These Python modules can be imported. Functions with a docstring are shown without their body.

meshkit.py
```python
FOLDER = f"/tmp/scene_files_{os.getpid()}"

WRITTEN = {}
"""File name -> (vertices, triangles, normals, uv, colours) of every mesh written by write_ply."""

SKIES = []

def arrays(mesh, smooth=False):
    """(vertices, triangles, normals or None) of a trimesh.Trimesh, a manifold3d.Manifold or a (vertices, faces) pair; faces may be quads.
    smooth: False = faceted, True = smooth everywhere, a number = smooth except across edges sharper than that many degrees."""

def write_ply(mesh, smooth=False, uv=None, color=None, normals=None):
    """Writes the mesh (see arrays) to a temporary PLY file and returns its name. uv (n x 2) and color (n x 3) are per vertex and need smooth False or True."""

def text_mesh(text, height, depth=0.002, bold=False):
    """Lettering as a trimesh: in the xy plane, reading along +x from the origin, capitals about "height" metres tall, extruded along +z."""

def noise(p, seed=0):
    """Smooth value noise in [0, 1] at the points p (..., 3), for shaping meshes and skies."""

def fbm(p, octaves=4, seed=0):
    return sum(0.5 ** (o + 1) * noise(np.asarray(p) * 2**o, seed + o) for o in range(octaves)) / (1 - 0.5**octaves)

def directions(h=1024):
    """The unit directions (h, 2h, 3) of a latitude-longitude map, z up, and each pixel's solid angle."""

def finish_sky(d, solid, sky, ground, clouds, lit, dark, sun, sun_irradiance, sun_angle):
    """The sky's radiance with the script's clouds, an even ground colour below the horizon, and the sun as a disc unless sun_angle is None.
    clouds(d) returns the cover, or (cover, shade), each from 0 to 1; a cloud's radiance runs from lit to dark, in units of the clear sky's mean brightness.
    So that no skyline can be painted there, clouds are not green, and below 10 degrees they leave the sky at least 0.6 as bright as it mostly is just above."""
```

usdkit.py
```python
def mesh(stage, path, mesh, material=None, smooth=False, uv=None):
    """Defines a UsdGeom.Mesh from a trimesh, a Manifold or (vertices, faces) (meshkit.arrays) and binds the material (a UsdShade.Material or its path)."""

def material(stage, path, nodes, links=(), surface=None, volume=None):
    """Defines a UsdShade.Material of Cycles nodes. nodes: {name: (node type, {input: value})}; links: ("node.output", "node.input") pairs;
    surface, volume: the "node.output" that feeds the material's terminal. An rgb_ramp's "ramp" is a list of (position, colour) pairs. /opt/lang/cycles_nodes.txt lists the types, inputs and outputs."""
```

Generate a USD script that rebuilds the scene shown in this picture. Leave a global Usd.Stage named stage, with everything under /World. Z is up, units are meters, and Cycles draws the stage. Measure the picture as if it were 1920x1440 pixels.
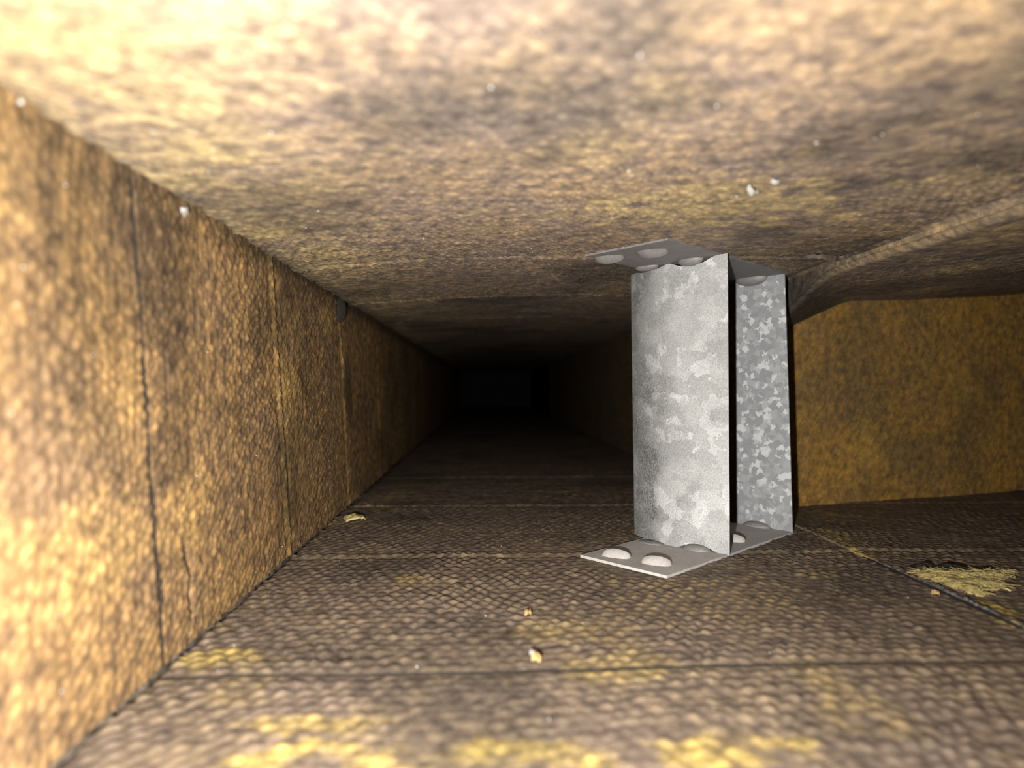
import math
import numpy as np
import trimesh
import usdkit
from scipy.spatial import cKDTree
from meshkit import arrays, noise, fbm
from pxr import Usd, UsdGeom, UsdLux, UsdShade, Sdf, Gf, Vt

stage = Usd.Stage.CreateInMemory()
UsdGeom.SetStageUpAxis(stage, UsdGeom.Tokens.z)
UsdGeom.SetStageMetersPerUnit(stage, 1.0)
world = UsdGeom.Xform.Define(stage, '/World')
stage.SetDefaultPrim(world.GetPrim())

# ------------------------------------------------------------------ camera, light, exposure
# All coordinates below are in units of the lens height over the duct floor (0.11 m).
# x across the duct, y down its length, z up with the lens at 0, floor at -1.
H = 0.11
cam = UsdGeom.Camera.Define(stage, '/World/camera')
cam.AddTranslateOp().Set((0, 0, H))
cam.AddRotateXYZOp().Set((90 + 0.231, 0, -2.494))
cam.CreateHorizontalApertureAttr(36.0)
cam.CreateVerticalApertureAttr(27.0)
cam.CreateFocalLengthAttr(23.25)
cam.CreateClippingRangeAttr((0.001, 100))
cam.CreateFStopAttr(5.8)
cam.CreateFocusDistanceAttr(4.0 * H)
cam.CreateExposureAttr(0.0)

flash = UsdLux.DiskLight.Define(stage, '/World/phone_flash')      # the phone's own lamp, a little left of and below the lens
flash.AddTranslateOp().Set((-0.24 * H, 0.0, H * 0.70))
flash.AddRotateXYZOp().Set((90, 0, 0))                              # faces down the duct
flash.CreateRadiusAttr(0.0035)
flash.CreateNormalizeAttr(True)
flash.CreateIntensityAttr(2.15)
flash.CreateColorAttr((1.0, 0.985, 0.955))


# ------------------------------------------------------------------ helpers
used = {}


def numbered(parent, name):
    k = used.get((parent, name), -1) + 1
    used[(parent, name)] = k
    return name if k == 0 else f'{name}_{k:03d}'


def keys(prim, label=None, cat=None, group=None, kind=None):
    for k, v in (('label', label), ('category', cat), ('group', group), ('kind', kind)):
        if v:
            prim.SetCustomDataByKey(k, v)


def xform(name, label=None, cat=None, group=None, kind=None, parent='/World'):
    p = f'{parent}/{numbered(parent, name)}'
    prim = UsdGeom.Xform.Define(stage, p).GetPrim()
    keys(prim, label, cat, group, kind)
    return p


def put(name, mesh, mat, parent='/World', label=None, cat=None, group=None, kind=None, smooth=35, attrs=None):
    """one Mesh prim; coordinates given in lens heights with the floor at z = -1"""
    v, f = (mesh.vertices, mesh.faces) if hasattr(mesh, 'vertices') else mesh
    v = np.asarray(v, float).copy()
    v[:, 2] += 1.0
    v *= H
    p = f'{parent}/{numbered(parent, name)}'
    m = usdkit.mesh(stage, p, (v, np.asarray(f)), mat, smooth=smooth)
    if attrs and smooth is not True:                                # a smoothing angle splits vertices: carry the values over
        near = cKDTree(v).query(arrays((v, np.asarray(f)), smooth)[0])[1]
        attrs = {k: np.asarray(a)[near] for k, a in attrs.items()}
    for k, a in (attrs or {}).items():
        UsdGeom.PrimvarsAPI(m).CreatePrimvar(k, Sdf.ValueTypeNames.FloatArray, 'vertex').Set(Vt.FloatArray.FromNumpy(np.asarray(a, np.float32)))
    keys(m.GetPrim(), label, cat, group, kind)
    return p


def n3(a, b, s, seed):
    return noise(np.stack([a * s, b * s, np.zeros_like(a)], -1), seed)


def f3(a, b, s, seed, o=3):
    return fbm(np.stack([a * s, b * s, np.zeros_like(a)], -1), o, seed)


def domes(a, b, pitch, seed, warp=0.35):
    """embossed cell pattern of the duct liner: domes on a wobbly triangular lattice, 0..1"""
    a = a + pitch * warp * (n3(a, b, 0.6 / pitch, seed) - 0.5) * 2 + pitch * 1.2 * (n3(a, b, 0.12 / pitch, seed + 1) - 0.5)
    b = b + pitch * warp * (n3(a, b, 0.6 / pitch, seed + 2) - 0.5) * 2 + pitch * 1.2 * (n3(a, b, 0.12 / pitch, seed + 3) - 0.5)
    k = 2 * math.pi / (pitch * 0.866)
    s = 0
    for t in (math.pi / 2, math.pi / 2 + 2 * math.pi / 3, math.pi / 2 + 4 * math.pi / 3):
        s = s + np.cos(k * (a * math.cos(t) + b * math.sin(t)))
    return np.clip((s + 1.5) / 4.5, 0, 1)


def groove(a, b, line, w, wob=0.0, seed=0):
    """1 on a polyline drawn in (a, b), falling off over w"""
    if wob:
        b = b + wob * (n3(a, b, 9, seed) - 0.5) * 2
        a = a + wob * (n3(a, b, 9, seed + 1) - 0.5) * 2
    d = np.full(a.shape, 1e9)
    for (x0, y0), (x1, y1) in zip(line[:-1], line[1:]):
        L = (x1 - x0) ** 2 + (y1 - y0) ** 2
        t = np.clip(((a - x0) * (x1 - x0) + (b - y0) * (y1 - y0)) / L, 0, 1)
        d = np.minimum(d, np.hypot(a - x0 - t * (x1 - x0), b - y0 - t * (y1 - y0)))
    return np.exp(-(d / w) ** 2)


def blob(a, b, ca, cb, ra, rb, seed, edge=0.5):
    r = np.hypot((a - ca) / ra, (b - cb) / rb)
    return np.clip((1.15 - r - edge * (f3(a, b, 9, seed) - 0.5) * 2) * 3, 0, 1)


def spaced(stops):
    """graded 1-D grid from (value, step) stops"""
    out = [stops[0][0]]
    for (a, s0), (b, s1) in zip(stops[:-1], stops[1:]):
        n = max(1, int(round((b - a) / (0.5 * (s0 + s1)))))
        t = np.arange(1, n + 1) / n
        if abs(s1 - s0) > 1e-9:
            r = s1 / s0
            t = (r ** t - 1) / (r - 1)
        out += list(a + t * (b - a))
    return np.array(out)


def grid_faces(nu, nv):
    i, j = np.meshgrid(np.arange(nu - 1), np.arange(nv - 1), indexing='ij')
    q = np.stack([i * nv + j, (i + 1) * nv + j, (i + 1) * nv + j + 1, i * nv + j + 1], -1).reshape(-1, 4)
    return np.vstack([q[:, [0, 1, 2]], q[:, [0, 2, 3]]])


def sheet(us, vs, func, back, flip=False, cap=True):
    """displaced grid with a skirt down to the back so that it is a board and not paper.
    func(u, v) -> points (n, 3), dict of attributes; back = vector to the board's rear face"""
    U, V = np.meshgrid(us, vs, indexing='ij')
    P, A = func(U, V)
    nu, nv = len(us), len(vs)
    P = P.reshape(-1, 3)
    A = {k: a.reshape(-1) for k, a in A.items()}
    F = grid_faces(nu, nv)
    idx = np.arange(nu * nv).reshape(nu, nv)
    ring = np.concatenate([idx[:-1, 0], idx[-1, :-1], idx[:0:-1, -1], idx[0, :0:-1]])
    n0 = len(P)
    m = len(ring)
    R = P[ring]
    P2 = np.vstack([P, R, R + np.asarray(back, float)])
    k = np.arange(m)
    k2 = (k + 1) % m
    S = np.vstack([np.stack([n0 + k, n0 + m + k, n0 + m + k2], -1), np.stack([n0 + k, n0 + m + k2, n0 + k2], -1)])
    c0 = len(P2) - 0
    B = np.array([[n0 + m + q for q in (0, nu - 1, nu - 1 + nv - 1)], [n0 + m + q for q in (0, nu - 1 + nv - 1, 2 * (nu - 1) + nv - 1)]])
    F = np.vstack([F, S, B[:, ::-1]] if cap else [F, S])
    if flip:
        F = F[:, ::-1]
    A2 = {q: np.concatenate([a, a[ring], a[ring]]) for q, a in A.items()}
    return (P2, F), A2


# ------------------------------------------------------------------ materials
LOOKS = '/World/Looks'
UsdGeom.Scope.Define(stage, LOOKS)


def liner(name, brown, ochre, lo=0.40, hi=0.62, patch=2.0, cell=16.0, grain=95.0, yellow=(0.56, 0.38, 0.09), grime_shade=(0.055, 0.05, 0.035), contrast=0.45, spec=0.13):
    k = 1 / H
    return usdkit.material(stage, f'{LOOKS}/{name}', {
        'geo': ('geometry', {}),
        'n1': ('noise_texture', {'scale': patch * k, 'detail': 4.0, 'roughness': 0.62}),
        'n2': ('noise_texture', {'scale': cell * k, 'detail': 3.0, 'roughness': 0.6}),
        'n3': ('noise_texture', {'scale': grain * k, 'detail': 2.0, 'roughness': 0.7}),
        'mixn': ('mix_float', {'fac': 0.42}),
        'r1': ('rgb_ramp', {'ramp': [(0.0, brown), (lo, brown), (hi, ochre), (1.0, ochre)]}),
        'r2': ('map_range', {'from_min': 0.3, 'from_max': 0.7, 'to_min': 1 - contrast, 'to_max': 1 + contrast, 'clamp': True}),
        'r3': ('map_range', {'from_min': 0.25, 'from_max': 0.75, 'to_min': 0.72, 'to_max': 1.28, 'clamp': True}),
        'val': ('math', {'math_type': 'multiply'}),
        'm1': ('vector_math', {'math_type': 'scale'}),
        'worn': ('attribute', {'attribute': 'worn'}),
        'dirt_shade': ('attribute', {'attribute': 'grime_shade'}),  # grime, plus shade painted into cracks and corners
        'wy': ('math', {'math_type': 'multiply', 'use_clamp': True}),
        'm2': ('mix_color', {'b': yellow}),
        'm3': ('mix_color', {'b': grime_shade}),
        'hsum': ('math', {'math_type': 'multiply_add', 'value2': 0.35}),
        'bump': ('bump', {'strength': 0.55, 'distance': 0.010 * H, 'use_object_space': False}),
        'p': ('principled_bsdf', {'roughness': 0.62, 'specular_ior_level': spec}),
    }, [
        ('geo.position', 'n1.vector'), ('geo.position', 'n2.vector'), ('geo.position', 'n3.vector'),
        ('n1.fac', 'mixn.a'), ('n2.fac', 'mixn.b'), ('mixn.result', 'r1.fac'),
        ('n2.fac', 'r2.value'), ('n3.fac', 'r3.value'), ('r2.result', 'val.value1'), ('r3.result', 'val.value2'),
        ('worn.fac', 'wy.value1'), ('r2.result', 'wy.value2'),
        ('r1.color', 'm2.a'), ('wy.value', 'm2.fac'), ('m2.result', 'm3.a'), ('dirt_shade.fac', 'm3.fac'),
        ('m3.result', 'm1.vector1'), ('val.value', 'm1.scale'), ('m1.vector', 'p.base_color'),
        ('n3.fac', 'hsum.value1'), ('n2.fac', 'hsum.value3'), ('hsum.value', 'bump.height'), ('bump.normal', 'p.normal'),
    ], surface='p.BSDF')


def metal(name, ramp, cell, warp, speck, tint=(1, 1, 1), rough=0.5, metallic=0.2):
    k = 1 / H
    return usdkit.material(stage, f'{LOOKS}/{name}', {
        'geo': ('geometry', {}),
        'nw': ('noise_texture', {'scale': cell * 1.3 * k, 'detail': 3.0, 'roughness': 0.6}),
        'sub': ('vector_math', {'math_type': 'subtract', 'vector2': (0.5, 0.5, 0.5)}),
        'sc': ('vector_math', {'math_type': 'scale', 'scale': warp / cell * H}),
        'add': ('vector_math', {'math_type': 'add'}),
        'vo': ('voronoi_texture', {'scale': cell * k, 'feature': 'f1'}),
        'sep': ('separate_color', {}),
        'big': ('noise_texture', {'scale': 4.0 * k, 'detail': 3.0}),
        'mixv': ('mix_float', {'fac': 0.38}),
        'rp': ('rgb_ramp', {'ramp': ramp}),
        'fine': ('noise_texture', {'scale': 130 * k, 'detail': 1.0}),
        'fr': ('map_range', {'from_min': 0.3, 'from_max': 0.7, 'to_min': 1 - speck, 'to_max': 1 + speck, 'clamp': True}),
        'sc2': ('vector_math', {'math_type': 'scale'}),
        'tar': ('attribute', {'attribute': 'tarnish_shade'}),
        'tn': ('noise_texture', {'scale': 75 * k, 'detail': 2.0, 'roughness': 0.7}),
        'tr': ('map_range', {'from_min': 0.40, 'from_max': 0.60, 'to_min': 0.30, 'to_max': 0.72, 'clamp': True}),
        'mt': ('mix_float', {'a': 1.0}),
        'sc3': ('vector_math', {'math_type': 'scale'}),
        'tint': ('vector_math', {'math_type': 'multiply', 'vector2': tint}),
        'bump': ('bump', {'strength': 0.15, 'distance': 0.004 * H}),
        'p': ('principled_bsdf', {'roughness': rough, 'metallic': metallic, 'specular_ior_level': 0.4}),
    }, [
        ('geo.position', 'nw.vector'), ('nw.color', 'sub.vector1'), ('sub.vector', 'sc.vector1'), ('geo.position', 'add.vector1'), ('sc.vector', 'add.vector2'),
        ('add.vector', 'vo.vector'), ('vo.color', 'sep.color'), ('geo.position', 'big.vector'), ('sep.r', 'mixv.a'), ('big.fac', 'mixv.b'), ('mixv.result', 'rp.fac'),
        ('geo.position', 'fine.vector'), ('fine.fac', 'fr.value'), ('rp.color', 'sc2.vector1'), ('fr.result', 'sc2.scale'), ('geo.position', 'tn.vector'), ('tn.fac', 'tr.value'), ('tr.result', 'mt.b'), ('tar.fac', 'mt.fac'),
        ('sc2.vector', 'sc3.vector1'), ('mt.result', 'sc3.scale'), ('sc3.vector', 'tint.vector1'),
        ('tint.vector', 'p.base_color'), ('fine.fac', 'bump.height'), ('bump.normal', 'p.normal'),
    ], surface='p.BSDF')


def plain(name, color, rough=0.7, scale=60, amount=0.3, spec=0.3):
    return usdkit.material(stage, f'{LOOKS}/{name}', {
        'geo': ('geometry', {}), 'n': ('noise_texture', {'scale': scale / H, 'detail': 3.0}),
        'r': ('map_range', {'from_min': 0.3, 'from_max': 0.7, 'to_min': 1 - amount, 'to_max': 1 + amount, 'clamp': True}),
        'c': ('vector_math', {'math_type': 'scale', 'vector1': color}),
        'p': ('principled_bsdf', {'roughness': rough, 'specular_ior_level': spec}),
    }, [('geo.position', 'n.vector'), ('n.fac', 'r.value'), ('r.result', 'c.scale'), ('c.vector', 'p.base_color')], surface='p.BSDF')


M = {
    'floor': liner('floor_liner', (0.09485, 0.07051, 0.05387), (0.1275, 0.09328, 0.05678), lo=0.44, hi=0.70, yellow=(0.2519, 0.18, 0.0546), grime_shade=(0.01927, 0.01763, 0.01383)),
    'ceiling': liner('ceiling_liner', (0.114, 0.08545, 0.06822), (0.1616, 0.1108, 0.05932), lo=0.42, hi=0.68, yellow=(0.2334, 0.1722, 0.07415), grime_shade=(0.02471, 0.02274, 0.02002)),
    'left': liner('side_liner', (0.1212, 0.07536, 0.04059), (0.1931, 0.113, 0.04252), lo=0.40, hi=0.62, yellow=(0.2726, 0.171, 0.05799), grime_shade=(0.01666, 0.01326, 0.009022)),
    'ochre': liner('ochre_liner', (0.1159, 0.0702, 0.0273), (0.1839, 0.09828, 0.02048), lo=0.36, hi=0.64, contrast=0.30, yellow=(0.2317, 0.1404, 0.0273), grime_shade=(0.04914, 0.03861, 0.02389)),
    'shaded': liner('shaded_liner', (0.05525, 0.0338, 0.0195), (0.0845, 0.052, 0.0221), lo=0.40, hi=0.62),  # right wall's liner, coloured darker to carry the shade deep in the duct
    'zinc': metal('mottled_zinc', [(0.0, (0.1827, 0.1848, 0.1793)), (0.35, (0.2102, 0.2124, 0.2069)), (0.64, (0.2447, 0.2447, 0.2378)), (0.675, (0.2654, 0.2654, 0.2592)), (0.73, (0.2792, 0.2792, 0.2731)), (0.75, (0.3102, 0.3102, 0.3034)), (1.0, (0.324, 0.324, 0.3158))], 11.0, 1.8, 0.20),
    'spangle': metal('spangled_zinc', [(0.0, (0.1339, 0.1368, 0.1414)), (0.40, (0.1624, 0.1653, 0.1681)), (0.60, (0.2023, 0.2052, 0.2052)), (0.67, (0.2223, 0.224, 0.2223)), (0.70, (0.3192, 0.322, 0.3192)), (1.0, (0.342, 0.3448, 0.342))], 27.0, 1.8, 0.06),
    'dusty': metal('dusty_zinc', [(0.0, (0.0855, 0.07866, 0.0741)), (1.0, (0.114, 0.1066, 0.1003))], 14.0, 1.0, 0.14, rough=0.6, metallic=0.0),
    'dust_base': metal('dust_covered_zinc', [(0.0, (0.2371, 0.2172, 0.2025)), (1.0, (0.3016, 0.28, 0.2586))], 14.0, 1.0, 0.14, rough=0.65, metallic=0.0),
    'fibre': plain('yellow_glass_fibre', (0.286, 0.2242, 0.08775), 0.8, 40, 0.35),
    'dark': plain('black_gap_shade', (0.0052, 0.00455, 0.0039), 0.8),  # near black for the shade in seam gaps and under the torn edge
    'mastic': plain('grey_mastic', (0.05525, 0.052, 0.0507), 0.32, 50, 0.3, 0.6),
    'tab': plain('dull_grey_tab', (0.016, 0.0135, 0.010), 0.7),
    'pale': plain('pale_flake', (0.18, 0.1675, 0.1475), 0.6),
    'chip': plain('ochre_chip', (0.221, 0.1463, 0.05525), 0.7),
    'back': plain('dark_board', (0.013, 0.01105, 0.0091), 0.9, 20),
}

# ------------------------------------------------------------------ the duct
XL, XR = -1.135, 2.205                   # side walls of the main duct
SEAMS = (2.33, 3.93, 5.56, 7.3)          # where its board panels meet


def zceil(x):
    t = np.clip((x - XL) / 1.75, 0, 1)
    return 0.685 + 0.087 * (1 - (1 - t) ** 2)


def seam_marks(x, y, wob, seed):
    """(dark crack, raised crease) along the panel joints"""
    yy = y + wob * (n3(x, y * 0, 2.5, seed) - 0.5) * 2
    crack = np.exp(-((yy - SEAMS[0]) / 0.010) ** 2)
    crease = np.zeros_like(x)
    for s in SEAMS[1:]:
        crease = np.maximum(crease, np.exp(-((yy - s) / 0.028) ** 2))
    gro = np.zeros_like(x)
    for s in SEAMS[1:]:
        gro = np.maximum(gro, np.exp(-((yy - s + 0.055) / 0.018) ** 2))
    return crack, crease, gro


def floor_pts(x, y):
    amp = (0.35 + 0.9 * n3(x, y, 1.3, 3)) * (0.55 + 0.9 * n3(x, y, 9, 4)) * (1 - 0.85 * np.exp(-((y - SEAMS[0]) / 0.035) ** 2))
    d = 0.0105 * amp * domes(x, y, 0.066, 10, 0.32) ** 0.8
    d = d + 0.016 * (f3(x, y, 1.2, 20) - 0.5) + 0.003 * (f3(x, y, 30, 24) - 0.5)
    crack, crease, gro = seam_marks(x, y, 0.005, 30)
    yj = y + 0.005 * (n3(x, y * 0, 2.5, 30) - 0.5) * 2
    d = d - 0.003 * crack + 0.005 * crease - 0.006 * gro
    ragged = 0.006 + 0.012 * n3(x * 0, y, 22, 41)
    d = d - 0.05 * np.exp(-((x - XL) / ragged) ** 2)
    d = d - 0.012 * groove(x, y, [(-0.56, 2.53), (-0.54, 2.49), (-0.51, 2.47)], 0.007)
    rise = np.where(x > 2.215, 0.014 * np.exp(-(x - 2.215) / 0.25), 0)
    P = np.stack([x, y, -1 + d + rise], -1)
    worn = 0.6 * np.clip((f3(x, y, 2.6, 50, 4) - 0.66) * 6, 0, 1) * (0.4 + 0.6 * domes(x, y, 0.066, 10, 0.32))
    worn = np.maximum(worn, 0.85 * blob(x, y, -0.05, 1.80, 0.75, 0.07, 52, 1.1) * np.clip(2.4 * f3(x, y, 7, 58) - 0.75, 0, 1))
    worn = np.maximum(worn, 0.5 * blob(x, y, -0.50, 1.98, 0.20, 0.05, 53, 0.9))
    worn = np.maximum(worn, 0.8 * blob(x, y, 0.62, 1.76, 0.14, 0.05, 54))
    worn = np.maximum(worn, 0.6 * blob(x, y, -0.98, 2.47, 0.16, 0.08, 55, 0.9))
    worn = np.maximum(worn, 0.32 * blob(x, y, 1.1, 3.1, 0.5, 0.35, 56, 1.0) * domes(x, y, 0.066, 10, 0.32))
    worn = np.maximum(worn, 0.12 * crease)
    worn = np.maximum(worn, 0.9 * np.exp(-((x - 2.245 - 0.05 * (y - 3.9)) / 0.028) ** 2) * np.clip((y - 3.62) * 8, 0, 1) * np.clip((4.20 - y) * 8, 0, 1))
    worn = np.maximum(worn, np.exp(-((x - 2.195) / 0.020) ** 2) * np.clip((y - 2.60) * 12, 0, 1) * np.clip((2.80 - y) * 12, 0, 1))
    worn = np.maximum(worn, 0.9 * blob(x, y, 2.30, 2.86, 0.035, 0.13, 57))
    grime_shade = 0.4 * np.clip((f3(x, y, 1.6, 60) - 0.55) * 5, 0, 1) + 0.6 * np.exp(-((x - XL) / 0.025) ** 2)  # random grime, and a darker band along the foot of the left wall
    grime_shade = np.maximum(grime_shade, np.exp(-((yj - SEAMS[0]) / 0.009) ** 2) * (0.45 + 0.55 * np.clip(n3(x, y * 0, 2.2, 35) * 3 - 0.7, 0, 1)) * (x < 2.21))  # dark of the cross seam's gap painted in
    return P, {'worn': worn * (1 - crack), 'grime_shade': np.clip(grime_shade, 0, 1)}


def ceiling_pts(x, y):
    amp = 0.4 + 1.0 * n3(x, y, 1.5, 103)
    dm = domes(x, y, 0.046, 110, 0.5)
    d = 0.0085 * amp * dm * np.clip((2.19 - x) * 10, 0, 1)
    d = d + 0.022 * (f3(x, y, 1.0, 120) - 0.5) + 0.005 * (f3(x, y, 26, 124) - 0.5)
    crack, crease, gro = seam_marks(x, y, 0.02, 130)
    d = d + 0.004 * crease - 0.006 * gro
    ragged = 0.010 + 0.016 * n3(x * 0, y, 18, 141)
    d = d - 0.05 * np.exp(-((x - XL) / ragged) ** 2)
    lip = groove(x, y, [(1.92, 3.83), (2.02, 3.82), (2.10, 3.87), (2.19, 3.95)], 0.012)
    d = d - 0.05 * lip
    d = d + 0.02 * groove(x, y, [(1.92, 3.87), (2.02, 3.86), (2.10, 3.91), (2.19, 3.99)], 0.020)
    d = d - 0.02 * np.exp(-((x - 2.18) / 0.03) ** 2)
    P = np.stack([x, y, zceil(x) - d], -1)
    worn = 0.45 * np.clip((f3(x, y, 2.4, 150, 4) - 0.64) * 6, 0, 1) * (0.5 + 0.5 * dm)
    worn = np.maximum(worn, 0.6 * np.exp(-((x + 1.0) / 0.45) ** 2) * np.clip(1.8 * f3(x, y, 4, 151) - 0.3, 0, 1))
    worn = np.maximum(worn, 0.5 * blob(x, y, 1.05, 2.75, 0.45, 0.35, 152, 1.2))
    grime_shade = 0.6 * np.clip((f3(x, y, 1.4, 160) - 0.55) * 5, 0, 1)
    grime_shade = np.maximum(grime_shade, 0.75 * np.exp(-((x - XL) / 0.10) ** 2) * np.clip((y - 1.9) / 1.5, 0.35, 1))  # corner grime, with the corner's shading painted in
    return P, {'worn': worn, 'grime_shade': np.clip(grime_shade, 0, 0.85)}


LEAN = ((0, 2.27, 3.74, 5.4, 8, 25), (0.0, 0.143, 0.235, 0.26, 0.2, 0.0))


def left_pts(t, y):
    """t: height above the lens; joints lean, the lower ends standing further in"""
    dm = domes(t, y, 0.046, 210, 0.5)
    amp = 0.35 + 1.1 * n3(t, y, 1.5, 203)
    d = 0.0095 * amp * dm
    d = d + 0.020 * (f3(t, y, 1.1, 220) - 0.5) + 0.008 * (f3(t, y, 26, 224) - 0.5)
    yy = y + 0.006 * (n3(t, y * 0, 3, 230) - 0.5) * 2
    d = d - 0.003 * np.exp(-((yy - 2.27) / 0.010) ** 2)
    for s in (3.74, 5.4, 7.2):
        d = d + 0.005 * np.exp(-((yy - s) / 0.026) ** 2) - 0.004 * np.exp(-((yy - s - 0.055) / 0.018) ** 2) - 0.004 * np.exp(-((yy - s + 0.055) / 0.018) ** 2)
    yl = y - np.interp(y, *LEAN) * t
    d = d - 0.02 * groove(yl, t, [(2.58, -0.60), (2.60, -0.68), (2.63, -0.74), (2.62, -0.82), (2.64, -0.90)], 0.007)
    P = np.stack([XL + d, yl, t], -1)
    worn = 0.6 * np.clip((f3(t, y, 2.0, 250, 4) - 0.60) * 6, 0, 1) * (0.5 + 0.5 * dm)
    for s in (3.74, 5.4):
        worn = np.maximum(worn, 0.35 * np.exp(-((yy - s) / 0.020) ** 2))
    worn = np.maximum(worn, 0.5 * blob(t, y, -0.7, 3.70, 0.3, 0.10, 252))
    grime_shade = 0.55 * np.clip((f3(t, y, 1.6, 260) - 0.55) * 5, 0, 1)
    grime_shade = np.maximum(grime_shade, 0.75 * np.exp(-((t - 0.70) / 0.10) ** 2) * np.clip((y - 2.0) / 1.5, 0, 1))  # grime and painted shading up in the ceiling corner
    grime_shade = np.maximum(grime_shade, np.exp(-((yy - 2.27) / 0.011) ** 2) * 1.1)  # shade of the open joint painted into the mask
    return P, {'worn': worn * (1 - np.exp(-((yy - 2.27) / 0.02) ** 2)), 'grime_shade': np.clip(grime_shade, 0, 1)}


OA, OD = np.array([2.205, 5.281]), np.array([0.9608, 0.2770])      # the branch's far wall: start and direction
BX = ((2.2, 3.1, 3.47, 4.08, 4.72, 5.2, 6.5, 9.2), (0.722, 0.745, 0.757, 0.798, 0.846, 0.890, 0.97, 1.05))


def zbranch(x, y):
    z = np.interp(x, *BX)
    s = (0.92 * (y - 4.18) - 1.345 * (x - 2.2)) / 1.63             # distance past the fold, towards the corner
    k = 0.03
    return z - np.minimum(0.60 * k * np.log1p(np.exp(np.clip(s / k, -40, 40))), 0.45)


def branch_ceiling_pts(x, y):
    dm = domes(x, y, 0.046, 310, 0.5)
    d = 0.006 * dm * (0.4 + n3(x, y, 1.5, 303)) * np.clip((x - 2.29) * 8, 0, 1) + 0.022 * (f3(x, y, 1.3, 320) - 0.5) + 0.007 * (f3(x, y, 26, 324) - 0.5) * np.clip((x - 2.25) * 8, 0.1, 1)
    d = d - 0.035 * np.exp(-((x - 2.225) / 0.035) ** 2)       # frayed edge bends up to the main ceiling
    P = np.stack([x, y, zbranch(x, y) - d], -1)
    worn = 0.30 * np.exp(-((x - 2.24 - 0.03 * (n3(x * 0, y, 4, 331) - 0.5)) / 0.06) ** 2) * np.clip((4.35 - y) * 3, 0, 1)
    worn = np.maximum(worn, 0.5 * np.clip((f3(x, y, 2.0, 350, 4) - 0.6) * 6, 0, 1))
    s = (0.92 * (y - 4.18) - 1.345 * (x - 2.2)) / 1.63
    grime_shade = 0.85 * np.clip(s * 4 + 0.5, 0, 1) * (0.8 + 0.2 * f3(x, y, 5, 360))
    grime_shade = np.maximum(grime_shade, 0.4 * np.clip((f3(x, y, 1.4, 361) - 0.5) * 5, 0, 1))
    return P, {'worn': worn * np.clip(1 - s * 5, 0, 1), 'grime_shade': np.clip(grime_shade, 0, 0.85)}


def ochre_pts(u, t):
    dm = domes(u, t, 0.046, 410, 0.5)
    d = 0.008 * dm * (0.4 + n3(u, t, 1.5, 403)) + 0.020 * (f3(u, t, 1.3, 420) - 0.5) + 0.008 * (f3(u, t, 26, 424) - 0.5)
    nx, ny = OD[1], -OD[0]
    P = np.stack([OA[0] + u * OD[0] + nx * d, OA[1] + u * OD[1] + ny * d, t], -1)
    worn = 0.5 * np.clip((f3(u, t, 1.8, 450, 4) - 0.58) * 6, 0, 1)
    grime_shade = 0.4 * np.clip((f3(u, t, 1.7, 460, 4) - 0.55) * 6, 0, 1)
    return P, {'worn': worn, 'grime_shade': grime_shade}


def right_pts(t, y):
    d = 0.008 * domes(t, y, 0.046, 510, 0.5) + 0.02 * (f3(t, y, 1.1, 520) - 0.5)
    P = np.stack([XR - d, y, t], -1)
    return P, {'worn': 0 * d, 'grime_shade': 0.5 * np.clip((f3(t, y, 1.5, 560) - 0.55) * 5, 0, 1)}


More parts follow.
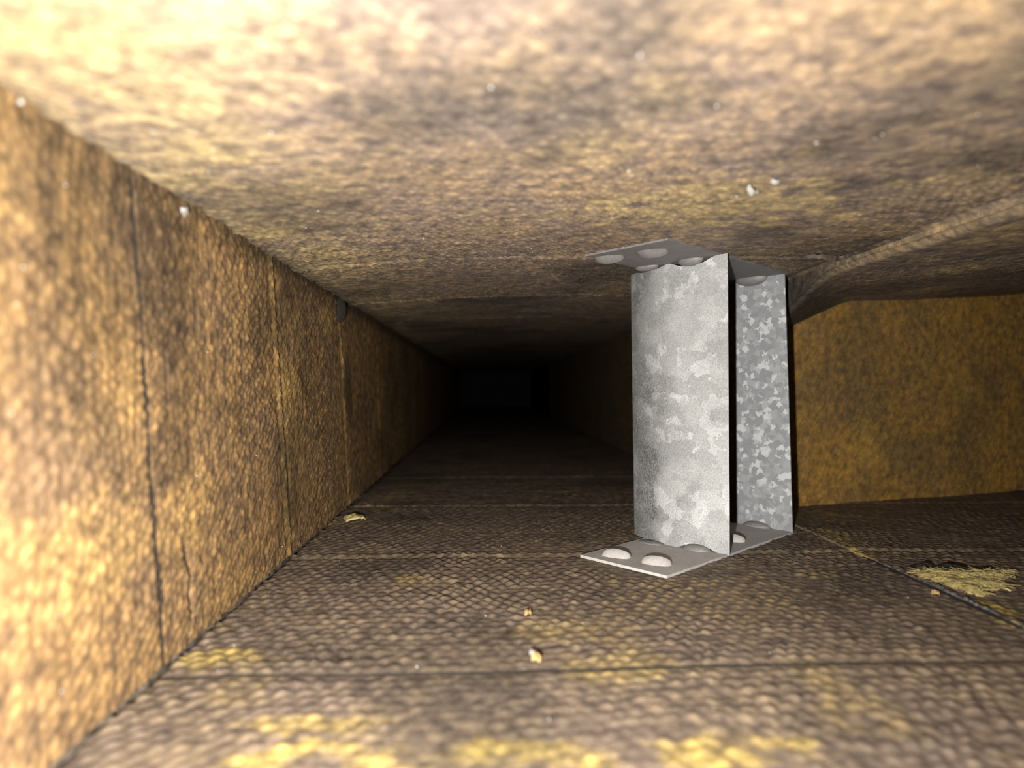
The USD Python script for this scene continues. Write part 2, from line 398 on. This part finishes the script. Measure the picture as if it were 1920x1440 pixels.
# floor: five boards of the main duct and the branch's own board
NEAR = (1.15, 0.014)
runs = [[(-2.5, 0.12), (0.9, 0.05), (1.15, 0.02), NEAR, (SEAMS[0], 0.011)], [(SEAMS[0], 0.011), (SEAMS[1], 0.016)], [(SEAMS[1], 0.016), (SEAMS[2], 0.028)], [(SEAMS[2], 0.028), (SEAMS[3], 0.06)], [(SEAMS[3], 0.06), (34.0, 0.8)]]
fl = xform('floor', kind='structure')
wide = np.array(sorted(set(np.round(np.concatenate([spaced([(-1.165, 0.003), (-1.10, 0.008), (-1.0, 0.0125), (2.15, 0.0125), (2.207, 0.006)])]), 6))))
coarse = np.linspace(-1.165, 2.207, 90)
for i, r in enumerate(runs):
    us = wide if i < 3 else coarse
    ms, at = sheet(us, spaced([q for k, q in enumerate(r) if k == 0 or q[0] > r[k - 1][0]]), floor_pts, (0, 0, -0.12))
    put('panel', ms, M['floor'], fl, smooth=True, attrs=at)
ms, at = sheet(spaced([(2.217, 0.008), (2.6, 0.0125), (4.6, 0.016), (9.2, 0.15)]), spaced([(2.0, 0.014), (3.6, 0.014), (5.0, 0.024), (7.6, 0.05)]), floor_pts, (0, 0, -0.12))
put('panel', ms, M['floor'], fl, smooth=True, attrs=at)

ce = xform('ceiling', kind='structure')
cruns = [[(-2.5, 0.12), (0.75, 0.04), (0.95, 0.013), (SEAMS[0], 0.013)]] + runs[1:]
cw = spaced([(-1.165, 0.004), (-1.08, 0.010), (-1.0, 0.0125), (2.13, 0.0125), (2.217, 0.006)])
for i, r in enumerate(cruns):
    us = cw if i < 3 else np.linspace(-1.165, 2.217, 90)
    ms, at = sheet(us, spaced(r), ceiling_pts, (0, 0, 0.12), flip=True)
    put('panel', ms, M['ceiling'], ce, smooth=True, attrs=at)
ms, at = sheet(spaced([(2.219, 0.006), (2.45, 0.012), (4.8, 0.018), (9.2, 0.15)]), spaced([(2.0, 0.016), (5.6, 0.018), (7.6, 0.05)]), branch_ceiling_pts, (0, 0, 0.46), flip=True, cap=False)
put('panel', ms, M['ceiling'], ce, smooth=True, attrs=at)

wl = xform('wall_left', kind='structure')
lruns = [[(-2.5, 0.12), (1.0, 0.04), (1.2, 0.013), (2.27, 0.011)], [(2.27, 0.011), (3.74, 0.015)], [(3.74, 0.015), (5.4, 0.024)], [(5.4, 0.024), (7.2, 0.06)], [(7.2, 0.06), (34, 0.8)]]
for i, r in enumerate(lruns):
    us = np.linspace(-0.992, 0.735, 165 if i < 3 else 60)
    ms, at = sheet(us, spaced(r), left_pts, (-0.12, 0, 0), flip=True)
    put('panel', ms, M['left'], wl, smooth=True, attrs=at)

wr = xform('wall_right', kind='structure')
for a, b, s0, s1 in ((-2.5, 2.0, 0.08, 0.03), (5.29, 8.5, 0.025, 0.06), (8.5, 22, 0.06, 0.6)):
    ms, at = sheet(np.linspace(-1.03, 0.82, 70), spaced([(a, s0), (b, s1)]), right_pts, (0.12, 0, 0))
    put('panel', ms, M['shaded'], wr, smooth=True, attrs=at)

ms, at = sheet(spaced([(0, 0.02), (3.4, 0.02), (7.3, 0.1)]), spaced([(-1.04, 0.016), (1.1, 0.016)]), ochre_pts, (-0.277 * 0.12, 0.961 * 0.12, 0))
put('wall_branch', ms, M['ochre'], kind='structure', smooth=True, attrs=at)
nb = trimesh.creation.box((7.0, 0.12, 2.2))
nb.apply_translation((2.33 + 3.5, 1.94, -0.02))
put('wall_branch_near', nb, M['back'], kind='structure')
bk = trimesh.creation.box((3.8, 0.12, 2.1))                          # the duct's end, its board coloured near black for the unlit depth
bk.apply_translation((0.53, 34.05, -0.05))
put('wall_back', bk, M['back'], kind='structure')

# ------------------------------------------------------------------ galvanised support between floor and ceiling
def lerp(a, b, t):
    return np.asarray(a, float) * (1 - t) + np.asarray(b, float) * t


def slab(poly, z0, z1):
    """flat plate with the given corner outline"""
    import shapely
    g = shapely.Polygon(poly)
    if not g.exterior.is_ccw:
        g = shapely.Polygon(poly[::-1])
    m = trimesh.creation.extrude_polygon(g, abs(z1 - z0), engine='earcut')
    m.apply_translation((0, 0, min(z0, z1)))
    return m


def panel_mesh(b0, b1, t0, t1, z0, z1, curl, th, nu=64, nv=110, notch=()):
    """upright strip from bottom edge b0-b1 to top edge t0-t1; curl bends its b0 side; notch: (s, half width, depth, top?)"""
    U, V = np.meshgrid(np.linspace(0, 1, nu), np.linspace(0, 1, nv), indexing='ij')
    bot = np.asarray(b0)[None, None] * (1 - U[..., None]) + np.asarray(b1)[None, None] * U[..., None]
    top = np.asarray(t0)[None, None] * (1 - U[..., None]) + np.asarray(t1)[None, None] * U[..., None]
    d = np.asarray(b1) - np.asarray(b0)
    d = d / np.linalg.norm(d)
    nrm = np.array([d[1], -d[0]])                                   # towards the viewer's left
    if nrm[1] > 0:
        nrm = -nrm
    XY = bot * (1 - V[..., None]) + top * V[..., None] + nrm * curl(U)[..., None]
    zb, zt = np.full(U.shape, float(z0)), np.full(U.shape, float(z1))
    for s, w, dep, up in notch:
        g = dep * np.exp(-((U - s) / w) ** 4)
        if up:
            zt = zt - g
        else:
            zb = zb + g
    Z = zb * (1 - V) + zt * V
    F = np.concatenate([XY, Z[..., None]], -1).reshape(-1, 3)
    B = F - np.array([nrm[0], nrm[1], 0]) * th
    n = nu * nv
    f = grid_faces(nu, nv)
    idx = np.arange(n).reshape(nu, nv)
    ring = np.concatenate([idx[:-1, 0], idx[-1, :-1], idx[:0:-1, -1], idx[0, :0:-1]])
    r2 = np.roll(ring, -1)
    S = np.vstack([np.stack([ring, ring + n, r2 + n], -1), np.stack([ring, r2 + n, r2], -1)])
    m = trimesh.Trimesh(np.vstack([F, B]), np.vstack([f, f[:, ::-1] + n, S]), process=False)
    trimesh.repair.fix_normals(m)
    return m


def lance(c, across, w, dep, hgt, z, up=1, th=0.007):
    """half-dome punched out of a plate: slopes up from its near edge to an open arched lip"""
    ax = np.asarray(across, float) / np.linalg.norm(across)
    bk = np.array([-ax[1], ax[0]])
    if bk[1] < 0:
        bk = -bk
    A, B = np.meshgrid(np.linspace(0, math.pi, 25), np.linspace(0, 1, 9), indexing='ij')

    def shell(k):
        x = (w * 0.5 - k) * np.cos(A)
        fr = np.sin(A) ** 0.55
        y = -(dep - k) * fr * (1 - B)
        zz = (hgt - k) * np.sin(A) ** 0.75 * (B * (1.5 - 0.5 * B))
        return np.stack([c[0] + ax[0] * x + bk[0] * y, c[1] + ax[1] * x + bk[1] * y, z + up * zz], -1).reshape(-1, 3)
    o, q = shell(0), shell(th)
    nu, nv = A.shape
    n = nu * nv
    f = grid_faces(nu, nv)
    idx = np.arange(n).reshape(nu, nv)
    ring = np.concatenate([idx[:-1, 0], idx[-1, :-1], idx[:0:-1, -1], idx[0, :0:-1]])
    r2 = np.roll(ring, -1)
    S = np.vstack([np.stack([ring, ring + n, r2 + n], -1), np.stack([ring, r2 + n, r2], -1)])
    m = trimesh.Trimesh(np.vstack([o, q]), np.vstack([f, f[:, ::-1] + n, S]), process=False)
    trimesh.repair.fix_normals(m)
    return m


def ellipsoid(c, ax, r):
    m = trimesh.creation.icosphere(3)
    v = m.vertices * np.asarray(r)
    a = np.asarray(ax, float) / np.linalg.norm(ax)
    b = np.array([-a[1], a[0]])
    m.vertices = np.stack([c[0] + v[:, 0] * a[0] + v[:, 1] * b[0], c[1] + v[:, 0] * a[1] + v[:, 1] * b[1], c[2] + v[:, 2]], -1)
    return m


FZ, CZ = -0.990, 0.772                       # where the two plates sit
PZ, TZ = -0.979, 0.760                       # inner faces of base plate and top plate
nearb, leftb, rightb = np.array([0.950, 3.391]), np.array([0.565, 3.834]), np.array([2.088, 4.378])
backb = leftb + rightb - nearb
nt, lt, rt = np.array([0.955, 3.386]), np.array([0.594, 3.837]), np.array([2.072, 4.400])
bt = lt + rt - nt
post = xform('duct_support', 'galvanised sheet metal support standing between the duct floor and ceiling', 'bracket')
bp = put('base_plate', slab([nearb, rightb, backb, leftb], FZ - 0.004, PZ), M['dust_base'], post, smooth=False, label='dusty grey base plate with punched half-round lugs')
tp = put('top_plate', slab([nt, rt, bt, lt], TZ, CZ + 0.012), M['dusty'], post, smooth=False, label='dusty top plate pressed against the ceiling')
ac = (0.85, -0.52)
for c in ((0.772, 3.80), (0.962, 3.635), (1.585, 4.16)):
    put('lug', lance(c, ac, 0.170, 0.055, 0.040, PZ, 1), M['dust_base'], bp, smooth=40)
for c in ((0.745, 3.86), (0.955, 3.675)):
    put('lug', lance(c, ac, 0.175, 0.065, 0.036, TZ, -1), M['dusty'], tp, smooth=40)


def curl(u):
    t = np.clip((0.60 - u) / 0.60, 0, 1)
    return -0.20 * t ** 2


fb0, fb1, ft0, ft1 = np.array([0.885, 4.231]), np.array([1.434, 3.796]), np.array([0.885, 4.334]), np.array([1.394, 3.720])
pu, pv = np.meshgrid(np.linspace(0, 1, 64), np.linspace(0, 1, 110), indexing='ij')
blot = (f3(pu * 0.66, pv * 1.74, 6, 601, 4) - 0.5) * 1.1
tarnish_shade = np.clip((0.42 + blot * 0.55 - pu) * 5, 0, 1) * np.clip(0.75 + blot, 0.35, 1)
tarnish_shade = np.maximum(tarnish_shade, 0.35 * np.clip((f3(pu * 0.66, pv * 1.74, 5, 603, 4) - 0.52) * 8, 0, 1)).ravel()   # speckled oxide along the rolled side, with its shade painted in
fp = put('front_panel', panel_mesh(fb0, fb1, ft0, ft1, PZ - 0.004, TZ + 0.003, curl, 0.010,
         notch=((0.30, 0.16, 0.006, 0), (0.72, 0.15, 0.03, 0), (0.30, 0.16, 0.02, 1), (0.70, 0.16, 0.035, 1))), M['zinc'], post, smooth=50, attrs={'tarnish_shade': np.concatenate([tarnish_shade, tarnish_shade])}, label='mottled pale zinc panel, nearer of the two uprights')
rb1, rt1 = np.array([2.083, 4.374]), np.array([2.030, 4.372])
rb0, rt0 = rb1 + np.array([-0.266, 0.304]), rt1 + np.array([-0.228, 0.278])
rp = put('rear_panel', panel_mesh(rb0, rb1, rt0, rt1, PZ - 0.004, TZ + 0.003, lambda u: 0 * u, 0.010,
         notch=((0.38, 0.24, 0.03, 0), (0.34, 0.28, 0.042, 1))), M['spangle'], post, smooth=50, label='brightly spangled zinc panel, further of the two uprights')
for s, zz, r in ((0.30, PZ, (0.085, 0.040, 0.015)), (0.72, PZ, (0.085, 0.046, 0.036))):
    c = lerp(fb0, fb1, s)
    put('gusset', ellipsoid((c[0], c[1], zz), fb1 - fb0, r), M['dusty'], fp, smooth=True)
for s, zz, r in ((0.30, TZ, (0.085, 0.042, 0.028)), (0.70, TZ, (0.085, 0.048, 0.040))):
    c = lerp(ft0, ft1, s)
    put('gusset', ellipsoid((c[0], c[1], zz), ft1 - ft0, r), M['dusty'], fp, smooth=True)
c = lerp(rb0, rb1, 0.38)
put('gusset', ellipsoid((c[0], c[1], PZ), rb1 - rb0, (0.10, 0.05, 0.036)), M['dusty'], rp, smooth=True)
c = lerp(rt0, rt1, 0.34)
put('gusset', ellipsoid((c[0], c[1], TZ), rt1 - rt0, (0.12, 0.06, 0.055)), M['dusty'], rp, smooth=True)

# ------------------------------------------------------------------ details of the floor: torn liner, fibre, mastic
rng = np.random.default_rng(7)


def tuft_mesh(poly, z, h, step, seed):
    import shapely
    g = shapely.Polygon(poly)
    x0, y0, x1, y1 = g.bounds
    xs, ys = np.arange(x0, x1 + step, step), np.arange(y0, y1 + step, step)
    X, Y = np.meshgrid(xs, ys, indexing='ij')
    pts = shapely.points(X.ravel(), Y.ravel())
    ins = shapely.contains(g, pts).reshape(X.shape)
    dist = shapely.distance(g.exterior, pts).reshape(X.shape) * np.where(ins, 1, -1)
    Z = z + h * np.clip(dist / 0.05 + 0.1, -0.6, 1) * (0.45 + 0.9 * f3(X, Y * 2.4, 16, seed)) + 0.3 * h * (f3(X * 0.6, Y * 4, 24, seed + 3) - 0.5)
    keep = (dist > -0.012)
    P = np.stack([X, Y, Z], -1).reshape(-1, 3)
    f = grid_faces(*X.shape)
    f = f[keep.reshape(-1)[f].all(1)]
    used_v, inv = np.unique(f, return_inverse=True)
    top = P[used_v]
    f = inv.reshape(-1, 3)
    m = trimesh.Trimesh(top, f, process=False)
    e = np.sort(m.edges, axis=1)
    u, cnt = np.unique(e, axis=0, return_counts=True)
    be = set(map(tuple, u[cnt == 1]))
    side = [(a, b) for a, b in m.edges if (min(a, b), max(a, b)) in be]
    n = len(top)
    bottom = top.copy()
    bottom[:, 2] = z - 0.03
    S = []
    for a, b in side:
        S += [(b, a, a + n), (b, a + n, b + n)]
    return trimesh.Trimesh(np.vstack([top, bottom]), np.vstack([f, f[:, ::-1] + n, np.array(S)]), process=False)


def strand(p, r):
    """thin four-sided fibre along a polyline"""
    p = np.asarray(p, float)
    t = np.gradient(p, axis=0)
    t /= np.linalg.norm(t, axis=1, keepdims=True)
    a = np.cross(t, [0, 0, 1.0])
    a /= np.linalg.norm(a, axis=1, keepdims=True) + 1e-9
    b = np.cross(a, t)
    k = len(p)
    rr = np.asarray(r)[:, None] if np.ndim(r) else np.full((k, 1), r)
    ringv = np.stack([p + a * rr, p + b * rr, p - a * rr, p - b * rr], 1).reshape(-1, 3)
    f = []
    for i in range(k - 1):
        for j in range(4):
            j2 = (j + 1) % 4
            f += [(i * 4 + j, i * 4 + j2, i * 4 + 4 + j2), (i * 4 + j, i * 4 + 4 + j2, i * 4 + 4 + j)]
    f += [(0, 2, 1), (0, 3, 2), (k * 4 - 4, k * 4 - 3, k * 4 - 2), (k * 4 - 4, k * 4 - 2, k * 4 - 1)]
    return trimesh.Trimesh(ringv, f, process=False)


def strands(poly, z, n, length, r, seed, mean=(1.0, 0.05)):
    import shapely
    g = shapely.Polygon(poly)
    R = np.random.default_rng(seed)
    x0, y0, x1, y1 = g.bounds
    out = []
    while len(out) < n:
        x, y = R.uniform(x0, x1), R.uniform(y0, y1)
        if not g.contains(shapely.Point(x, y)):
            continue
        ang = math.atan2(mean[1], mean[0]) + R.normal(0, 0.5)
        L = length * R.uniform(0.5, 1.3)
        t = np.linspace(-0.5, 0.5, 5)
        zz = z + R.uniform(0.2, 1.0) * 0.016 + 0.012 * R.normal() * t
        px = x + np.cos(ang) * L * t + R.normal(0, 0.006) * t ** 2 * 8
        py = y + np.sin(ang) * L * t + R.normal(0, 0.010) * t ** 2 * 8
        out.append(strand(np.stack([px, py, zz], -1), r))
    return trimesh.util.concatenate(out)


patch = [(2.27, 3.40), (2.37, 3.44), (2.50, 3.43), (2.62, 3.41), (2.80, 3.39), (2.70, 3.31), (2.61, 3.25), (2.585, 3.19), (2.56, 3.12), (2.45, 3.14), (2.40, 3.05), (2.33, 3.02), (2.27, 3.20), (2.245, 3.33)]
patch_path = put('exposed_insulation', tuft_mesh(patch, -0.988, 0.022, 0.010, 71), M['fibre'], fl, label='torn patch of exposed yellow glass fibre beside the floor seam', smooth=True)
put('fibre', strands(patch, -0.984, 700, 0.075, 0.0010, 72), M['fibre'], patch_path, kind='stuff', smooth=False)


def lifted_edge(line, width, lift, seed):
    """torn edge of the liner, coloured black for the shade beneath, lifted along a line; falls back to the floor behind"""
    line = np.asarray(line, float)
    s = np.concatenate([[0], np.cumsum(np.hypot(*np.diff(line, axis=0).T))])
    t = np.linspace(0, s[-1], 60)
    x, y = np.interp(t, s, line[:, 0]), np.interp(t, s, line[:, 1])
    w = np.sin(np.linspace(0, math.pi, 60)) ** 0.6
    jag = (noise(np.stack([t * 45, t * 0, t * 0], -1), seed) - 0.5)
    y = y + 0.02 * jag * w
    up = lift * w * (0.6 + 0.8 * noise(np.stack([t * 20, t * 0, t * 0], -1), seed + 1))
    rows = [np.stack([x, y, -0.995 + up], -1), np.stack([x, y + width * 0.5, -0.995 + up * 0.7], -1), np.stack([x, y + width, np.full(60, -1.0)], -1)]
    lo = [r - np.array([0, -0.004, 0.009]) for r in rows]
    P = np.stack(rows, 1).reshape(-1, 3)
    Q = np.stack(lo, 1).reshape(-1, 3)
    n = len(P)
    f = grid_faces(60, 3)
    idx = np.arange(n).reshape(60, 3)
    ring = np.concatenate([idx[:-1, 0], idx[-1, :-1], idx[:0:-1, -1], idx[0, :0:-1]])
    r2 = np.roll(ring, -1)
    S = np.vstack([np.stack([ring, ring + n, r2 + n], -1), np.stack([ring, r2 + n, r2], -1)])
    m = trimesh.Trimesh(np.vstack([P, Q]), np.vstack([f, f[:, ::-1] + n, S]), process=False)
    trimesh.repair.fix_normals(m)
    return m


put('torn_edge', lifted_edge([(2.27, 3.50), (2.36, 3.53), (2.44, 3.49), (2.50, 3.46), (2.64, 3.43), (2.72, 3.42), (2.80, 3.41)], 0.06, 0.032, 81), M['dark'], fl, label='lifted edge of the torn liner, coloured black for the shade beneath', smooth=True)

ey = np.linspace(2.62, 3.95, 120)  # black strip stands for the shade in the seam's gap
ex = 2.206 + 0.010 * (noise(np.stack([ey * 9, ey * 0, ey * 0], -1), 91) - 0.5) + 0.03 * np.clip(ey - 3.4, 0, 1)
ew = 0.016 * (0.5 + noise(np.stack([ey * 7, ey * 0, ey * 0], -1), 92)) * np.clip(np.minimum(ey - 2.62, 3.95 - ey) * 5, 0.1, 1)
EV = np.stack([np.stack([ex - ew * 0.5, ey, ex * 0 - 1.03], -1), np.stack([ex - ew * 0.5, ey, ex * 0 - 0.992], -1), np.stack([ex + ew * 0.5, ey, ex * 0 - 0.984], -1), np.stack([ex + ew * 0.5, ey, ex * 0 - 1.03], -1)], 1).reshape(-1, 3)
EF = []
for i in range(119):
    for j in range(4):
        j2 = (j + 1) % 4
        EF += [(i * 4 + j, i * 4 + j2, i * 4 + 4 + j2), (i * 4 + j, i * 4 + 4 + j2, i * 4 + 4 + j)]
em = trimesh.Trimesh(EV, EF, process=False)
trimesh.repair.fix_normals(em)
put('gap_shade_strip', em, M['dark'], fl, label='black strip put in for the shade of the gap along the floor seam', smooth=False)

bead_line = np.array([(2.236, 3.36), (2.229, 3.20), (2.222, 3.06), (2.219, 2.90), (2.219, 2.76)])
tt = np.linspace(0, 1, 110)
bx = np.interp(tt * 4, range(5), bead_line[:, 0]) + 0.006 * (noise(np.stack([tt * 40, tt * 0, tt * 0], -1), 5) - 0.5)
by = np.interp(tt * 4, range(5), bead_line[:, 1])
br = (0.006 + 0.008 * noise(np.stack([tt * 34, tt * 0, tt * 0], -1), 6)) * np.clip(np.minimum(tt, 1 - tt) * 8, 0.15, 1)
rings = []
for k in range(9):
    a = k / 9 * 2 * math.pi
    rr = br * (0.85 + 0.4 * noise(np.stack([tt * 60, tt * 0 + k, tt * 0], -1), 8))
    rings.append(np.stack([bx + 0.008 + rr * math.cos(a), by, -0.985 + rr * math.sin(a)], -1))
RV = np.stack(rings, 1)
f = []
for i in range(len(tt) - 1):
    for j in range(9):
        j2 = (j + 1) % 9
        f += [(i * 9 + j, i * 9 + j2, i * 9 + 9 + j2), (i * 9 + j, i * 9 + 9 + j2, i * 9 + 9 + j)]
mb = trimesh.Trimesh(RV.reshape(-1, 3), f, process=False)
trimesh.repair.fix_normals(mb)
put('sealant_bead', mb, M['mastic'], fl, label='lumpy grey sealant along the floor seam', smooth=50)

# bent tab high on the left wall, deep in the duct
tab = lance((0, 0), (0, 1.0), 0.20, 0.10, 0.05, 0, 1)
v = tab.vertices.copy()                      # stand it on the wall: local z -> +x, local x -> z, opening faces down the duct
tab.vertices = np.stack([XL + 0.01 + v[:, 2], 5.24 - np.abs(v[:, 0]) * 0 + (v[:, 0] * -1.0), 0.60 + v[:, 1]], -1)
put('bent_tab', tab, M['tab'], wl, label='small grey tab high up on the side board', smooth=40)

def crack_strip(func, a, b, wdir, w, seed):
    """shade of a joint gap put in as black: a narrow strip that follows the board's surface; a, b: parameter arrays"""
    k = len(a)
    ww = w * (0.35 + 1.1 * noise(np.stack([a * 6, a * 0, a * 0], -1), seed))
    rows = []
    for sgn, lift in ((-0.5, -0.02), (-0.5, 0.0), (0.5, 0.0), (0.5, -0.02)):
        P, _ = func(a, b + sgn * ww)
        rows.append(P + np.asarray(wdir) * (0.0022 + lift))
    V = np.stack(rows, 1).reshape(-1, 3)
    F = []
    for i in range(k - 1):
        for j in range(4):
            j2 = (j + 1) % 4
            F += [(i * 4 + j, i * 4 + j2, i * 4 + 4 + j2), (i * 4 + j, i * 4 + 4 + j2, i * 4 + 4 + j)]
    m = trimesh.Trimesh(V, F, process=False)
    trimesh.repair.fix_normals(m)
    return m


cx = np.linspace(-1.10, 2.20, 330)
put('gap_shade_strip', crack_strip(floor_pts, cx, SEAMS[0] + 0.006 * (n3(cx, cx * 0, 2.5, 30) - 0.5), (0, 0, 1), 0.0065, 95), M['dark'], fl, label='black strip put in for the dark gap of the nearest cross seam in the floor', smooth=False)
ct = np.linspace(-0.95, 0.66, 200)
put('gap_shade_strip', crack_strip(left_pts, ct, 2.27 + 0.006 * (n3(ct, ct * 0, 3, 96) - 0.5), (1, 0, 0), 0.009, 97), M['dark'], wl, label='black strip put in for the dark gap of the nearest joint in the side wall', smooth=False)

# ------------------------------------------------------------------ loose bits
def flake(c, size, ang, bend, th, nrm=1, seed=0):
    """small curled chip; nrm = 1 lies on the floor, -1 hangs from the ceiling"""
    U, V = np.meshgrid(np.linspace(-1, 1, 9), np.linspace(-1, 1, 5), indexing='ij')
    R = np.random.default_rng(seed)
    w = 1 - 0.45 * np.abs(U) ** 2 + 0.12 * R.normal(size=U.shape)
    x, y = U * size[0] / 2, V * w * size[1] / 2
    z = bend * (1 - U ** 2) + 0.2 * bend * V + th * 0.4 * R.normal(size=U.shape)
    ca, sa = math.cos(ang), math.sin(ang)

    def p(o):
        return np.stack([c[0] + ca * x - sa * y, c[1] + sa * x + ca * y, c[2] + nrm * (z + o)], -1).reshape(-1, 3)
    A, B = p(th), p(0)
    n = len(A)
    f = grid_faces(9, 5)
    idx = np.arange(n).reshape(9, 5)
    ring = np.concatenate([idx[:-1, 0], idx[-1, :-1], idx[:0:-1, -1], idx[0, :0:-1]])
    r2 = np.roll(ring, -1)
    S = np.vstack([np.stack([ring, ring + n, r2 + n], -1), np.stack([ring, r2 + n, r2], -1)])
    m = trimesh.Trimesh(np.vstack([A, B]), np.vstack([f, f[:, ::-1] + n, S]), process=False)
    trimesh.repair.fix_normals(m)
    return m


put('pale_flake', flake((1.03, 2.48, 0.763), (0.062, 0.018), 0.6, 0.022, 0.006, -1, 1), M['pale'], label='curled pale flake on the ceiling, larger of the pair in front of the metal support', cat='flake')
put('pale_flake', flake((1.075, 2.385, 0.763), (0.030, 0.020), 0.2, 0.010, 0.006, -1, 2), M['pale'], label='small pale flake on the ceiling just above and right of the curled one', cat='flake')
put('fibre_tuft', flake((-0.955, 4.97, -0.990), (0.15, 0.10), 0.5, 0.022, 0.012, 1, 3), M['fibre'], label='yellow tuft of fibre lying on the floor deep in the duct by the left wall', cat='tuft')
put('ochre_chip', flake((0.194, 2.87, -0.988), (0.030, 0.026), 0.3, 0.006, 0.010, 1, 4), M['chip'], label='tiny ochre chip alone on the middle of the floor, left of the support base', cat='chip')
put('ochre_chip', flake((0.192, 2.39, -0.988), (0.036, 0.030), -0.2, 0.005, 0.012, 1, 5), M['chip'], label='ochre chip on the floor just behind the nearest cross seam', cat='chip')
put('pale_flake', flake((0.178, 2.44, -0.988), (0.016, 0.016), 0.0, 0.004, 0.010, 1, 6), M['pale'], label='white speck touching the ochre chip at the nearest cross seam of the floor', cat='flake')
put('ochre_chip', flake((2.150, 3.06, -0.988), (0.034, 0.026), -0.7, 0.006, 0.008, 1, 8), M['chip'], label='ochre crumb on the floor left of the sealed seam, opposite the torn yellow patch', cat='chip')
put('pale_flake', flake((-1.120, 2.53, 0.668), (0.026, 0.05), 0.2, 0.004, 0.014, -1, 9), M['pale'], label='pale flake caught in the upper corner of the left wall', cat='flake')

specks = {'c': [], 'f': [], 'w': []}
ico = trimesh.creation.icosphere(0)


def speck(p, r, where='c'):
    m = ico.copy()
    m.vertices = m.vertices * r * rng.uniform(0.6, 1.3, 3) + np.asarray(p)
    specks[where].append(m)


def bright(n, where):
    for _ in range(n):
        where()


def on_ceiling():
    x, y = rng.uniform(-1.1, 2.1), 1.0 + 3.2 * rng.uniform() ** 1.5
    if x > 0.45 and y > 3.25:
        return
    speck((x, y, float(zceil(np.array(x))) - 0.008), rng.uniform(0.002, 0.005))


def on_floor():
    x, y = rng.uniform(-1.1, 3.2), 1.7 + 3.3 * rng.uniform() ** 1.4
    if x > 0.45 and y > 3.25:
        return
    speck((x, y, -0.992), rng.uniform(0.002, 0.0045), 'f')


def on_left():
    t, y = rng.uniform(-0.95, 0.66), 1.3 + 3.2 * rng.uniform() ** 1.4
    speck((XL + 0.009, y, t), rng.uniform(0.002, 0.004), 'w')


bright(70, on_ceiling)
bright(45, on_floor)
bright(28, on_left)
for x, y in ((-1.10, 1.62), (0.36, 1.50), (1.04, 2.02), (0.02, 1.66), (-0.6, 1.9)):
    speck((x, y, float(zceil(np.array(x))) - 0.010), 0.0065)
for k, t in (('c', 'tiny pale specks of dust caught all over the ceiling lining'), ('f', 'tiny pale specks of dust lying over the floor lining'), ('w', 'tiny pale specks of dust caught on the left wall lining')):
    put('dust_speck', trimesh.util.concatenate(specks[k]), M['pale'], label=t, cat='dust', kind='stuff', smooth=False)
